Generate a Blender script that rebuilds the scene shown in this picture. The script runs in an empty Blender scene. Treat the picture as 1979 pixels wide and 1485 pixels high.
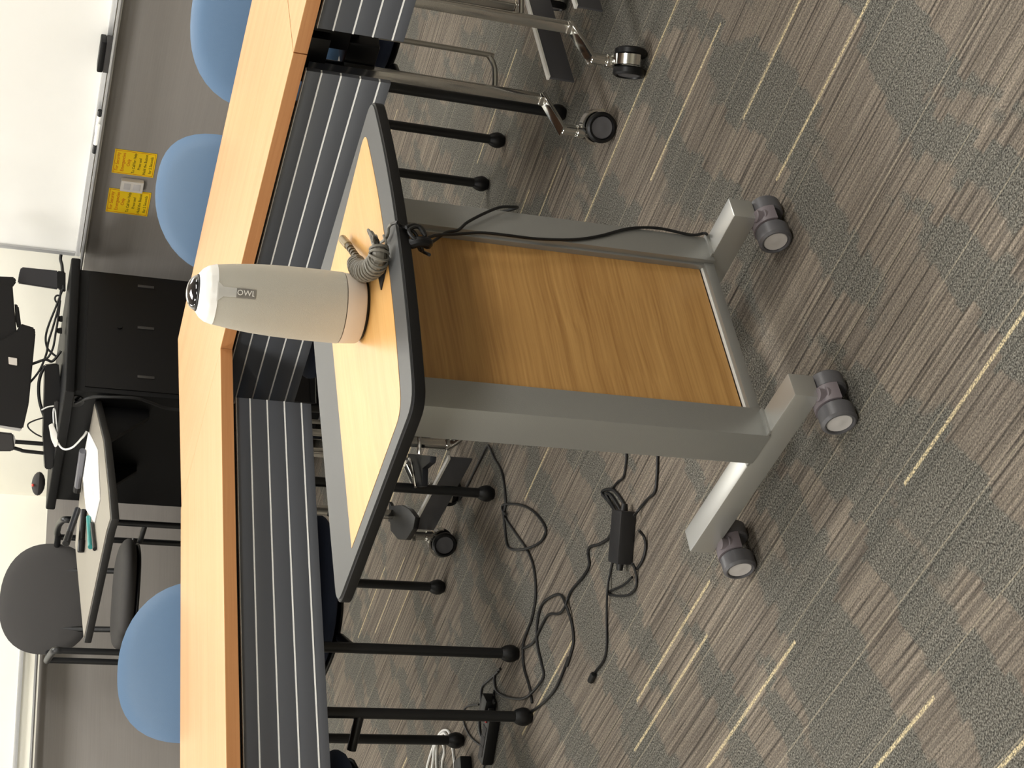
import bpy, bmesh, math, random
from mathutils import Vector, Matrix
random.seed(7)
R = math.radians
SC = bpy.context.scene
COL = SC.collection
PI = math.pi

# ------------------------------------------------------------------ camera
FPX, PITCH, ROLL, CAMH = 3040.0, R(18.75), R(5.38), 1.275
FW = Vector((0, math.cos(PITCH), -math.sin(PITCH)))
_r0 = Vector((1, 0, 0)); _u0 = _r0.cross(FW)
UP = math.cos(ROLL)*_u0 - math.sin(ROLL)*_r0
RT = math.cos(ROLL)*_r0 + math.sin(ROLL)*_u0
CAM = Vector((0, 0, CAMH))
cd = bpy.data.cameras.new('camera'); cam = bpy.data.objects.new('camera', cd); COL.objects.link(cam)
cd.sensor_fit = 'HORIZONTAL'; cd.sensor_width = 36; cd.lens = FPX/1979*36
cd.clip_start = .02; cd.clip_end = 60
bx_, by_, bz_ = -UP, RT, -FW          # the phone was held on its side
cam.matrix_world = Matrix(((bx_.x, by_.x, bz_.x, 0), (bx_.y, by_.y, bz_.y, 0), (bx_.z, by_.z, bz_.z, CAMH), (0, 0, 0, 1)))
SC.camera = cam

def ray(x, y):
    return FW*FPX + RT*((1485-y)-742.5) - UP*(x-989.5)
def at(x, y, z=0.0):
    d = ray(x, y); t = (z-CAMH)/d.z; return CAM + d*t
def on(x, y, P, n):                    # a point of the photo on an upright plane through P with normal n
    d = ray(x, y); t = (n.x*P.x+n.y*P.y)/(n.x*d.x+n.y*d.y); return CAM + d*t

# ------------------------------------------------------------------ world, lamps, exposure
w = bpy.data.worlds.new('world'); SC.world = w; w.use_nodes = True
w.node_tree.nodes['Background'].inputs[0].default_value = (1, .96, .9, 1)
w.node_tree.nodes['Background'].inputs[1].default_value = .05
SC.view_settings.view_transform = 'Standard'; SC.view_settings.look = 'None'
SC.view_settings.gamma = 1; SC.view_settings.use_curve_mapping = False
SC.view_settings.exposure = 0.22
LAMPW = 34.0
WARM = (1, .985, .95)

# ------------------------------------------------------------------ materials
MATS = {}
def s2l(c):
    return tuple(((v/255)/12.92 if v/255 <= .04045 else ((v/255+.055)/1.055)**2.4) for v in c)
def mat(name, rgb, rough=.5, metal=0.0, spec=.5, bump=0, bscale=200, var=0, vscale=8, coat=0, emit=0, trans=0):
    if name in MATS: return MATS[name]
    m = bpy.data.materials.new(name); m.use_nodes = True; nt = m.node_tree; b = nt.nodes['Principled BSDF']
    c = s2l(rgb) + (1,)
    b.inputs['Base Color'].default_value = c; b.inputs['Roughness'].default_value = rough
    b.inputs['Metallic'].default_value = metal; b.inputs['Specular IOR Level'].default_value = spec
    b.inputs['Coat Weight'].default_value = coat
    if trans: b.inputs['Transmission Weight'].default_value = trans
    if emit:
        b.inputs['Emission Color'].default_value = c; b.inputs['Emission Strength'].default_value = emit
    tc = nt.nodes.new('ShaderNodeTexCoord')
    n = nt.nodes.new('ShaderNodeTexNoise'); n.inputs['Scale'].default_value = vscale; n.inputs['Detail'].default_value = 4
    nt.links.new(tc.outputs['Object'], n.inputs['Vector'])
    mx = nt.nodes.new('ShaderNodeMix'); mx.data_type = 'RGBA'
    v = max(var, .02)
    mx.inputs[6].default_value = tuple(min(1, q*(1-v)) for q in c[:3])+(1,)
    mx.inputs[7].default_value = tuple(min(1, q*(1+v)) for q in c[:3])+(1,)
    nt.links.new(n.outputs['Fac'], mx.inputs[0]); nt.links.new(mx.outputs[2], b.inputs['Base Color'])
    if bump:
        n2 = nt.nodes.new('ShaderNodeTexNoise'); n2.inputs['Scale'].default_value = bscale
        nt.links.new(tc.outputs['Object'], n2.inputs['Vector'])
        bp = nt.nodes.new('ShaderNodeBump'); bp.inputs['Strength'].default_value = bump; bp.inputs['Distance'].default_value = .002
        nt.links.new(n2.outputs['Fac'], bp.inputs['Height']); nt.links.new(bp.outputs[0], b.inputs['Normal'])
    MATS[name] = m; return m

def wood(name, light, dark, axis='X', rough=.42, k=1.0, wave=.25, contrast=.5, fine=.35):
    m = bpy.data.materials.new(name); m.use_nodes = True; nt = m.node_tree; b = nt.nodes['Principled BSDF']
    L = nt.links.new; N = nt.nodes.new
    tc = N('ShaderNodeTexCoord')
    mp = N('ShaderNodeMapping'); sc = {'X': (1.3, 38, 38), 'Y': (38, 1.3, 38)}[axis]
    mp.inputs['Scale'].default_value = tuple(q*k for q in sc)
    n0 = N('ShaderNodeTexNoise'); n0.inputs['Scale'].default_value = 3.5; n0.inputs['Detail'].default_value = 2
    L(tc.outputs['Object'], n0.inputs['Vector'])
    ad = N('ShaderNodeVectorMath'); ad.operation = 'MULTIPLY_ADD'
    L(n0.outputs['Color'], ad.inputs[0]); ad.inputs[1].default_value = (wave*.12,)*3
    L(tc.outputs['Object'], ad.inputs[2]); L(ad.outputs[0], mp.inputs['Vector'])
    n1 = N('ShaderNodeTexNoise'); n1.inputs['Scale'].default_value = 1.0; n1.inputs['Detail'].default_value = 8; n1.inputs['Roughness'].default_value = .62
    L(mp.outputs[0], n1.inputs['Vector'])
    mp2 = N('ShaderNodeMapping'); sc2 = {'X': (3, 260, 260), 'Y': (260, 3, 260)}[axis]
    mp2.inputs['Scale'].default_value = sc2; L(ad.outputs[0], mp2.inputs['Vector'])
    n2 = N('ShaderNodeTexNoise'); n2.inputs['Scale'].default_value = 1; n2.inputs['Detail'].default_value = 3; L(mp2.outputs[0], n2.inputs['Vector'])
    cr = N('ShaderNodeValToRGB'); cr.color_ramp.elements[0].position = .5-contrast*.36; cr.color_ramp.elements[1].position = .5+contrast*.3
    cr.color_ramp.elements[0].color = s2l(dark)+(1,); cr.color_ramp.elements[1].color = s2l(light)+(1,)
    mm = N('ShaderNodeMath'); mm.operation = 'MULTIPLY_ADD'; L(n2.outputs['Fac'], mm.inputs[0]); mm.inputs[1].default_value = fine; 
    m2 = N('ShaderNodeMath'); m2.operation = 'MULTIPLY'; L(n1.outputs['Fac'], m2.inputs[0]); m2.inputs[1].default_value = 1-fine
    L(m2.outputs[0], mm.inputs[2]); L(mm.outputs[0], cr.inputs[0]); L(cr.outputs[0], b.inputs['Base Color'])
    b.inputs['Roughness'].default_value = rough
    bp = N('ShaderNodeBump'); bp.inputs['Strength'].default_value = .08; bp.inputs['Distance'].default_value = .001
    L(n2.outputs['Fac'], bp.inputs['Height']); L(bp.outputs[0], b.inputs['Normal'])
    MATS[name] = m; return m

def carpet():
    m = bpy.data.materials.new('striped_carpet'); m.use_nodes = True; nt = m.node_tree; b = nt.nodes['Principled BSDF']
    L = nt.links.new; N = nt.nodes.new
    def math_(op, a, c=None, d=None, clamp=False):
        n = N('ShaderNodeMath'); n.operation = op; n.use_clamp = clamp
        for i, q in enumerate((a, c, d)):
            if q is None: continue
            if hasattr(q, 'links'): L(q, n.inputs[i])
            else: n.inputs[i].default_value = q
        return n.outputs[0]
    def vec(x, y, z=0.0):
        n = N('ShaderNodeCombineXYZ')
        for i, q in enumerate((x, y, z)):
            if hasattr(q, 'links'): L(q, n.inputs[i])
            else: n.inputs[i].default_value = q
        return n.outputs[0]
    def noise(v, sc=1.0, det=2, rough=.5):
        n = N('ShaderNodeTexNoise'); n.inputs['Scale'].default_value = sc; n.inputs['Detail'].default_value = det
        n.inputs['Roughness'].default_value = rough; L(v, n.inputs['Vector']); return n.outputs['Fac']
    def white(v):
        n = N('ShaderNodeTexWhiteNoise'); n.noise_dimensions = '2D'; L(v, n.inputs['Vector']); return n.outputs['Value']
    def step(v, lo, hi):
        n = N('ShaderNodeMapRange'); n.interpolation_type = 'SMOOTHSTEP'; L(v, n.inputs[0]); n.inputs[1].default_value = lo; n.inputs[2].default_value = hi; return n.outputs[0]
    def mix(f, a, c):
        n = N('ShaderNodeMix'); n.data_type = 'RGBA'
        if hasattr(f, 'links'): L(f, n.inputs[0])
        else: n.inputs[0].default_value = f
        for i, q in ((6, a), (7, c)):
            if hasattr(q, 'links'): L(q, n.inputs[i])
            else: n.inputs[i].default_value = s2l(q)+(1,)
        return n.outputs[2]
    tc = N('ShaderNodeTexCoord'); mp = N('ShaderNodeMapping'); mp.vector_type = 'POINT'
    mp.inputs['Rotation'].default_value = (0, 0, R(-136)); L(tc.outputs['Object'], mp.inputs[0])
    sp = N('ShaderNodeSeparateXYZ'); L(mp.outputs[0], sp.inputs[0]); s, t = sp.outputs[0], sp.outputs[1]
    yarn = noise(vec(math_('MULTIPLY', s, 9), math_('MULTIPLY', t, 210)), 1, 2)
    rib = noise(vec(math_('MULTIPLY', s, 1.6), math_('MULTIPLY', t, 150)), 1, 3, .6)
    broad = noise(vec(math_('MULTIPLY', s, 1.2), math_('MULTIPLY', t, 9)), 1, 2)
    base = mix(step(rib, .30, .70), (60, 55, 51), (136, 126, 113))
    base = mix(math_('MULTIPLY', step(broad, .35, .7), .45), base, (86, 80, 74))
    base = mix(math_('MULTIPLY', step(yarn, .3, .7), .35), base, (138, 130, 119))
    # dark ribs: thin broken lines along the pile
    row = math_('FLOOR', math_('MULTIPLY', t, 26)); fr = math_('FRACT', math_('MULTIPLY', t, 26))
    seg = math_('FLOOR', math_('ADD', math_('MULTIPLY', s, .7), math_('MULTIPLY', white(vec(row, 3.3)), 7)))
    rnd = white(vec(row, seg))
    line = math_('MULTIPLY', step(math_('ABSOLUTE', math_('SUBTRACT', fr, .5)), .07, .03), 1.0)
    dk = math_('MULTIPLY', line, math_('GREATER_THAN', rnd, .66))
    base = mix(math_('MULTIPLY', dk, .62), base, (48, 44, 41))
    # grey-green blocks lying across the ribs, stepped from rib to rib
    row2 = math_('FLOOR', math_('MULTIPLY', t, 34)); jit = math_('MULTIPLY', math_('SUBTRACT', white(vec(row2, 9.1)), .5), .03)
    row3 = math_('FLOOR', math_('MULTIPLY', t, 9)); jit3 = math_('MULTIPLY', math_('SUBTRACT', white(vec(row3, 2.7)), .5), .06)
    s2 = math_('ADD', math_('ADD', s, jit), math_('ADD', jit3, math_('MULTIPLY', t, .22)))
    pat = noise(vec(math_('MULTIPLY', s2, 8.5), math_('MULTIPLY', t, 1.25)), 1, 1)
    blk = step(pat, .49, .53)
    grain = noise(tc.outputs['Object'], 330, 2, .7)
    grn = mix(step(grain, .32, .7), (44, 45, 43), (116, 116, 109))
    grn = mix(math_('MULTIPLY', dk, .25), grn, (62, 62, 56))
    base = mix(math_('MULTIPLY', blk, .72), base, grn)
    # pale accent yarns
    rowb = math_('FLOOR', math_('MULTIPLY', t, 7.0)); fb = math_('FRACT', math_('MULTIPLY', t, 7.0))
    segb = math_('FLOOR', math_('ADD', math_('MULTIPLY', s, 2.6), math_('MULTIPLY', white(vec(rowb, 5.5)), 9)))
    rb = white(vec(rowb, segb))
    lb = step(math_('ABSOLUTE', math_('SUBTRACT', fb, math_('MULTIPLY_ADD', white(vec(rowb, 7.7)), .6, .2))), .032, .014)
    dots = step(noise(tc.outputs['Object'], 300, 1), .44, .52)
    acc = math_('MULTIPLY', math_('MULTIPLY', lb, math_('GREATER_THAN', rb, .78)), math_('MULTIPLY_ADD', dots, .6, .25))
    base = mix(acc, base, (206, 190, 152))
    lt = step(math_('ABSOLUTE', math_('SUBTRACT', fb, math_('MULTIPLY_ADD', white(vec(rowb, 1.7)), .6, .2))), .014, .006)
    base = mix(math_('MULTIPLY', lt, .45), base, (160, 151, 132))
    # loop grain over everything
    base2 = N('ShaderNodeHueSaturation'); L(base, base2.inputs['Color']); 
    L(math_('MULTIPLY_ADD', grain, 2.6, -.33), base2.inputs['Value'])
    L(base2.outputs[0], b.inputs['Base Color'])
    b.inputs['Roughness'].default_value = .95; b.inputs['Specular IOR Level'].default_value = .1
    bp = N('ShaderNodeBump'); bp.inputs['Strength'].default_value = .5; bp.inputs['Distance'].default_value = .003
    L(math_('ADD', grain, math_('MULTIPLY', yarn, .8)), bp.inputs['Height']); L(bp.outputs[0], b.inputs['Normal'])
    return m

# ------------------------------------------------------------------ mesh helpers
class MB:
    def __init__(s): s.bm = bmesh.new()
    def merge(s, bm2, M=None):
        me = bpy.data.meshes.new('tmp'); bm2.to_mesh(me); bm2.free()
        if M is not None: me.transform(M)
        s.bm.from_mesh(me); bpy.data.meshes.remove(me); return s
    def box(s, x0, x1, y0, y1, z0, z1, bev=0, M=None, seg=2):
        b = bmesh.new(); bmesh.ops.create_cube(b, size=1)
        for v in b.verts:
            v.co = Vector(((x0+x1)/2+v.co.x*(x1-x0), (y0+y1)/2+v.co.y*(y1-y0), (z0+z1)/2+v.co.z*(z1-z0)))
        if bev: bmesh.ops.bevel(b, geom=list(b.edges), offset=bev, segments=seg, affect='EDGES', profile=.6)
        return s.merge(b, M)
    def prism(s, pts, z0, z1, bev=0, M=None, seg=2):
        b = bmesh.new(); n = len(pts)
        lo = [b.verts.new((p[0], p[1], z0)) for p in pts]; hi = [b.verts.new((p[0], p[1], z1)) for p in pts]
        b.faces.new(lo[::-1]); b.faces.new(hi)
        for i in range(n): b.faces.new((lo[i], lo[(i+1) % n], hi[(i+1) % n], hi[i]))
        bmesh.ops.recalc_face_normals(b, faces=b.faces)
        if bev:
            bmesh.ops.bevel(b, geom=[e for e in b.edges if abs(e.verts[0].co.z-e.verts[1].co.z) < 1e-6], offset=bev, segments=seg, affect='EDGES', profile=.6)
        return s.merge(b, M)
    def lathe(s, prof, n=32, M=None, cap=True):
        b = bmesh.new(); rings = []
        for r, z in prof:
            if r < 1e-6: rings.append([b.verts.new((0, 0, z))])
            else: rings.append([b.verts.new((r*math.cos(2*PI*i/n), r*math.sin(2*PI*i/n), z)) for i in range(n)])
        for a, c in zip(rings, rings[1:]):
            for i in range(n):
                j = (i+1) % n
                if len(a) == 1 and len(c) == 1: continue
                if len(a) == 1: b.faces.new((a[0], c[i], c[j]))
                elif len(c) == 1: b.faces.new((a[i], a[j], c[0]))
                else: b.faces.new((a[i], a[j], c[j], c[i]))
        if cap:
            for rg in (rings[0], rings[-1]):
                if len(rg) > 1: b.faces.new(rg)
        bmesh.ops.recalc_face_normals(b, faces=b.faces)
        return s.merge(b, M)
    def cyl(s, p, q, r, n=20, bev=0, r2=None):
        p, q = Vector(p), Vector(q); d = q-p; h = d.length
        M = Matrix.Translation(p) @ d.to_track_quat('Z', 'Y').to_matrix().to_4x4()
        r2 = r if r2 is None else r2
        prof = [(0, 0), (r, 0), (r2, h), (0, h)] if not bev else [(0, 0), (r-bev, 0), (r, bev), (r2, h-bev), (r2-bev, h), (0, h)]
        return s.lathe(prof, n, M, cap=False)
    def ball(s, p, r, n=16, sz=1.0):
        k = 8; return s.lathe([(r*math.sin(PI*i/k), -r*sz*math.cos(PI*i/k)) for i in range(k+1)], n, Matrix.Translation(Vector(p)), cap=False)
    def tube(s, pts, r, n=8, smooth=6, closed=False, flat=None, ends=True):
        P = [Vector(p) for p in pts]
        if smooth:
            Q = []
            m = len(P)
            for i in range(m-1):
                a, b_, c, d = P[max(i-1, 0)], P[i], P[i+1], P[min(i+2, m-1)]
                for k in range(smooth):
                    t = k/smooth
                    Q.append(.5*((2*b_)+(c-a)*t+(2*a-5*b_+4*c-d)*t*t+(3*b_-a-3*c+d)*t**3))
            Q.append(P[-1]); P = Q
        b = bmesh.new(); rings = []; nrm = None
        for i, p in enumerate(P):
            tg = (P[min(i+1, len(P)-1)]-P[max(i-1, 0)])
            if tg.length < 1e-9: tg = Vector((0, 0, 1))
            tg.normalize()
            if nrm is None:
                nrm = tg.cross(Vector((0, 0, 1)))
                if nrm.length < .1: nrm = tg.cross(Vector((0, 1, 0)))
            nrm = (nrm-tg*nrm.dot(tg)).normalized(); bn = tg.cross(nrm)
            rr = r(i/(len(P)-1)) if callable(r) else r
            rings.append([b.verts.new(p+nrm*rr*math.cos(2*PI*k/n)+bn*rr*(flat or 1)*math.sin(2*PI*k/n)) for k in range(n)])
        for a, c in zip(rings, rings[1:]):
            for k in range(n): b.faces.new((a[k], a[(k+1) % n], c[(k+1) % n], c[k]))
        if ends: b.faces.new(rings[0][::-1]); b.faces.new(rings[-1])
        bmesh.ops.recalc_face_normals(b, faces=b.faces)
        return s.merge(b)
    def sheet(s, fn, nu, nv, th=0):
        b = bmesh.new(); g = [[b.verts.new(fn(i/nu, j/nv)) for j in range(nv+1)] for i in range(nu+1)]
        for i in range(nu):
            for j in range(nv): b.faces.new((g[i][j], g[i+1][j], g[i+1][j+1], g[i][j+1]))
        if th: bmesh.ops.solidify(b, geom=list(b.faces), thickness=th)
        bmesh.ops.recalc_face_normals(b, faces=b.faces)
        return s.merge(b)
    def build(s, name, m, parent=None, M=None, ang=35):
        me = bpy.data.meshes.new(name); s.bm.to_mesh(me); s.bm.free()
        me.materials.append(m)
        for p in me.polygons: p.use_smooth = True
        me.set_sharp_from_angle(angle=R(ang))
        o = bpy.data.objects.new(name, me); COL.objects.link(o)
        if M is not None: o.matrix_world = M
        if parent: o.parent = parent
        return o

def tag(o, label=None, cat=None, group=None, kind=None):
    for k, v in (('label', label), ('category', cat), ('group', group), ('kind', kind)):
        if v: o[k] = v
    return o
def thing(name, label, cat, loc=(0, 0, 0), rz=0, group=None):
    o = bpy.data.objects.new(name, None); COL.objects.link(o); o.empty_display_size = .05
    o.location = loc; o.rotation_euler = (0, 0, rz); return tag(o, label, cat, group)
def copy_tree(o, parent=None):
    c = o.copy(); COL.objects.link(c); c.parent = parent
    if parent is not None: c.matrix_parent_inverse = o.matrix_parent_inverse.copy()
    for ch in list(o.children): copy_tree(ch, c)
    return c
def text_mesh(name, body, size, m, M, parent=None, align='CENTER', ext=.0004, spacing=1.0):
    cu = bpy.data.curves.new(name, 'FONT'); cu.body = body; cu.size = size; cu.align_x = align; cu.align_y = 'CENTER'; cu.extrude = ext
    cu.space_character = spacing; cu.resolution_u = 2
    t = bpy.data.objects.new(name+'_tmp', cu); COL.objects.link(t)
    dg = bpy.context.evaluated_depsgraph_get(); me = bpy.data.meshes.new_from_object(t.evaluated_get(dg)); bpy.data.objects.remove(t)
    me.name = name; me.materials.clear(); me.materials.append(m); me.transform(M)
    o = bpy.data.objects.new(name, me); COL.objects.link(o)
    if parent: o.parent = parent
    return o

# ------------------------------------------------------------------ palette
M_carpet = carpet()
M_table = wood('maple_table', (212, 164, 112), (194, 142, 88), 'X', .38, .7, .2, .6)
M_tedge = wood('maple_edge', (186, 132, 84), (168, 112, 66), 'X', .45, .8, .1, .6)
M_inlay = wood('oak_inlay', (206, 162, 98), (188, 138, 74), 'X', .36, .8, .3, .6)
M_panelw = wood('oak_panel', (198, 154, 92), (146, 102, 52), 'X', .4, 1.5, .15, .72, .5)
M_grey = mat('grey_powder_coat', (158, 158, 154), .36, .55, .5, bump=.15, bscale=900)
M_foot = mat('silver_foot_paint', (188, 188, 184), .36, .72)
M_greytop = mat('grey_laminate', (68, 69, 69), .45, spec=.28, bump=.08, bscale=800)
M_blackedge = mat('black_rubber_edge', (13, 12, 12), .5, spec=.3)
M_slat = mat('graphite_slat', (98, 101, 107), .34, .3)
M_white_strip = mat('white_groove_and_highlight', (250, 250, 246), .4)
M_black = mat('black_plastic', (8, 8, 10), .42, spec=.35)
M_blacktube = mat('black_tube', (17, 18, 20), .38)
M_chrome = mat('polished_aluminium', (205, 204, 200), .16, 1.0)
M_chromed = mat('satin_aluminium', (170, 168, 162), .3, 1.0)
M_plate = mat('grey_steel_plate', (86, 86, 90), .4, .4)
M_darkmet = mat('dark_metal_tube', (40, 42, 48), .35, .4)
M_blue = mat('slate_blue_vinyl', (80, 110, 142), .5, bump=.1, bscale=500, var=.03)
M_seatshade = mat('shaded_seat_fabric', (40, 52, 78), .8)  # seat blue darkened in its colour for the shade under the tables
M_char = mat('charcoal_fabric', (54, 52, 51), .85, bump=.2, bscale=700)
M_podium = mat('black_laminate', (8, 8, 9), .5, spec=.22)
M_owl = mat('speaker_mesh_white', (184, 180, 168), .7, bump=.35, bscale=1400)
M_owlw = mat('white_gloss_plastic', (240, 238, 232), .3)
M_owlbase = mat('cream_plastic', (212, 200, 186), .5)
M_glass = mat('dark_lens_glass', (24, 24, 28), .06, coat=1)
M_wheel = mat('dark_grey_tyre', (84, 83, 86), .4)
M_hub = mat('light_grey_hub', (196, 192, 190), .4)
M_hood = mat('mauve_grey_hood', (112, 104, 108), .45)
M_cord = mat('black_cord', (8, 8, 9), .5)
M_gcord = mat('grey_cord', (112, 108, 98), .5)
M_wcord = mat('white_cord', (236, 236, 232), .45)
M_wall = mat('cream_paint', (248, 245, 232), .8, bump=.05, bscale=300)
M_wains = wood('taupe_wallcovering', (156, 151, 146), (136, 131, 126), 'X', .6, .25, .1, .9)
M_board = mat('whiteboard_enamel', (246, 245, 240), .18)
M_alu = mat('satin_tray', (196, 196, 196), .35, .4)
M_yellow = mat('yellow_card', (246, 206, 20), .5)
M_red = mat('orange_print', (206, 92, 22), .6)
M_print = mat('black_print', (66, 56, 16), .6)
M_dev = mat('off_white_device', (214, 208, 200), .5)
M_ceil = mat('ceiling_tile', (226, 224, 216), .9)
M_paper = mat('white_paper', (244, 243, 240), .8)
M_teal = mat('teal_pen', (34, 128, 126), .4)
M_shelf = mat('grey_shelf_laminate', (128, 122, 112), .4)

# ------------------------------------------------------------------ room
YR, YL = R(133.8), R(42.5)
nR = Vector((math.sin(YR), -math.cos(YR), 0)); dR = Vector((math.cos(YR), math.sin(YR), 0))
nL = Vector((-math.sin(YL), math.cos(YL), 0)); dL = Vector((math.cos(YL), math.sin(YL), 0))
PR = at(165, 490, .92)                       # foot of the tray on the right wall
PR = Vector((PR.x, PR.y, 0)) + nR*.075
K = on(50, 958, PR, nR); K.z = 0             # the room corner
CEIL = 2.75
def wallM(o, d):                             # frame: x along the wall, -y into the room, z up
    n = Vector((-d.y, d.x, 0)); return Matrix(((d.x, n.x, 0, o.x), (d.y, n.y, 0, o.y), (0, 0, 1, 0), (0, 0, 0, 1)))
LENR, LENL = 10.5, 7.5
cR = K - dR*LENR; cL = K - dL*LENL; far = K - dR*LENR - dL*LENL
MR = wallM(cR, dR)
# right wall: from cR to K ; its inside is on the -nR side
def wall(name, a, b, th=.12):
    d = (b-a).normalized(); out = ((a+b)/2 - (K+far)/2); n = Vector((-d.y, d.x, 0))
    sgn = 1 if n.dot(out) > 0 else -1
    mb = MB(); mb.prism([(a.x, a.y), (b.x, b.y), (b.x+n.x*th*sgn, b.y+n.y*th*sgn), (a.x+n.x*th*sgn, a.y+n.y*th*sgn)], 0, CEIL)
    return tag(mb.build(name, M_wall), kind='structure')
wall('wall_right', cR, K); wall('wall_left', K, cL); wall('wall_back', cR, far); wall('wall_front', far, cL)
quad = [(K.x, K.y), (cR.x, cR.y), (far.x, far.y), (cL.x, cL.y)]
f = MB(); f.prism(quad, -.05, 0); tag(f.build('floor', M_carpet), kind='structure')
f = MB(); f.prism(quad, CEIL, CEIL+.05); tag(f.build('ceiling', M_ceil), kind='structure')
WZ = .915
def slab(name, o, d, x0, x1, z0, z1, th, m, y0=0.0):
    """a thin board lying on a wall; o, d: wall origin and direction, th into the room"""
    n = Vector((-d.y, d.x, 0)); sgn = -1 if n.dot(o+d - (K+far)/2) > 0 else 1
    M = Matrix(((d.x, n.x*sgn, 0, o.x), (d.y, n.y*sgn, 0, o.y), (0, 0, 1, 0), (0, 0, 0, 1)))
    mb = MB(); mb.box(x0, x1, y0, y0+th, z0, z1)
    return mb, M
for nm, o, d, ln in (('trim_1', K, -dR, LENR), ('trim_2', K, -dL, LENL)):
    n = Vector((-d.y, d.x, 0)); inward = ((K+far)/2-K); sgn = 1 if n.dot(inward) > 0 else -1
    M = Matrix(((d.x, n.x*sgn, 0, o.x), (d.y, n.y*sgn, 0, o.y), (0, 0, 1, 0), (0, 0, 0, 1)))
    mb = MB(); mb.box(.002, ln-.002, 0.0, .006, .1, WZ)
    tag(mb.build(nm, M_wains, None, M), kind='structure')
    mb = MB(); mb.box(.004, ln-.004, 0.0, .012, 0, .1, .002)
    tag(mb.build('baseboard_right' if nm == 'trim_1' else 'baseboard_left', M_black, None, M), kind='structure')
def wframe(d):
    n = Vector((-d.y, d.x, 0)); inward = ((K+far)/2-K); sgn = 1 if n.dot(inward) > 0 else -1
    return Matrix(((d.x, n.x*sgn, 0, K.x), (d.y, n.y*sgn, 0, K.y), (0, 0, 1, 0), (0, 0, 0, 1)))
WR, WL = wframe(-dR), wframe(-dL)            # x runs from the corner along each wall, y into the room
def wr(px, py): return WR.inverted() @ on(px, py, K, nR)
def wl(px, py): return WL.inverted() @ on(px, py, K, nL)

# ceiling lamps
lampm = mat('lamp_diffuser', (255, 246, 228), .5, emit=0)
def lamp(x, y, rz, sx, sy, W):
    t = thing('ceiling_light', 'recessed ceiling light panel above the room', 'ceiling light', (x, y, CEIL), rz, 'ceiling light panels')
    mb = MB(); mb.box(-sx/2-.03, sx/2+.03, -sy/2-.03, sy/2+.03, -.025, -.001, .004); mb.build('frame', M_owlw, t)
    l = bpy.data.lights.new('lamp', 'AREA'); l.shape = 'RECTANGLE'; l.size = sx; l.size_y = sy; l.energy = W; l.color = WARM
    lo = bpy.data.objects.new('lamp', l); COL.objects.link(lo); lo.parent = t; lo.location = (0, 0, -.03)
for i in range(3):
    for j in range(3):
        p = K - dR*(1.2+i*2.6) - dL*(.55+j*2.4)
        lamp(p.x, p.y, YL, 1.2, .6, LAMPW)

# ------------------------------------------------------------------ whiteboards
def whiteboard(label, W, x0, x1, z0, trz, tx0, tx1):
    t = thing('whiteboard', label, 'whiteboard'); t.matrix_world = W @ Matrix.Translation((0, 0, 0))
    z1 = z0+1.2
    mb = MB(); mb.box(x0+.015, x1-.015, .001, .016, z0+.012, z1-.015); mb.build('board', M_board, t)
    for a in ((x0, x1, z0, z0+.018), (x0, x1, z1-.018, z1), (x0, x0+.018, z0+.018, z1-.018), (x1-.018, x1, z0+.018, z1-.018)):
        mb = MB(); mb.box(a[0], a[1], .001, .024, a[2], a[3], .003); mb.build('frame', M_alu, t)
    mb = MB(); prof = [(.0, 0), (.075, 0), (.082, .006), (.082, .013), (.078, .013), (.074, .008), (.0, .008)]
    b = bmesh.new(); A = [b.verts.new((tx0, .024+p[0], trz+p[1])) for p in prof]; B = [b.verts.new((tx1, .024+p[0], trz+p[1])) for p in prof]
    for i in range(len(prof)): b.faces.new((A[i], A[(i+1) % 7], B[(i+1) % 7], B[i]))
    b.faces.new(A); b.faces.new(B[::-1]); bmesh.ops.recalc_face_normals(b, faces=b.faces)
    mb.merge(b); mb.build('tray', M_alu, t)
    return t
a = wr(60, 478); b = wr(158, 486)
bz = .936
whiteboard('large whiteboard on the right wall above the yellow cards', WR, a.x, a.x+2.44, bz, .925, a.x-.02, a.x+2.44)
xl = wl(20, 1195); zl = wl(48, 1300)
whiteboard('whiteboard on the left wall behind the tall charcoal chair', WL, xl.x, xl.x+2.44, zl.z+.01, zl.z-.045, xl.x+.12, xl.x+2.44)
# things in the tray
def tray_item(name, label, cat, px, py, L_, H, D, m, extra=None):
    p = on(px, py, K-nR*.06, nR); q = WR.inverted() @ p
    t = thing(name, label, cat); t.matrix_world = WR @ Matrix.Translation((q.x, .062, .934))
    return t
e = wr(214, 85)
t = thing('board_eraser', 'black felt board eraser lying in the whiteboard tray', 'eraser'); t.matrix_world = WR @ Matrix.Translation((e.x, .062, .934))
mb = MB(); mb.box(-.065, .065, -.022, .022, 0, .022, .003); mb.build('felt_pad', M_char, t)
mb = MB(); mb.box(-.065, .065, -.024, .024, .022, .042, .005); mb.build('handle_block', M_black, t)
for k, (px, py, m, lb) in enumerate(((196, 222, M_owlw, 'white board marker lying in the tray, nearer the eraser'), (199, 240, M_owlw, 'white board marker lying in the tray beside a black cap end'))):
    e = wr(px, py)
    t = thing('board_marker', lb, 'marker'); t.matrix_world = WR @ Matrix.Translation((e.x, .045+.02*k, .942))
    mb = MB(); mb.cyl((-.045, 0, 0), (.045, 0, 0), .008, 14, .001); mb.build('barrel', m, t)
    mb = MB(); mb.cyl((-.047 if k else .03, 0, 0), (-.085 if k else .055, 0, 0), .0085, 14, .001); mb.build('cap', M_black, t)

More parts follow.
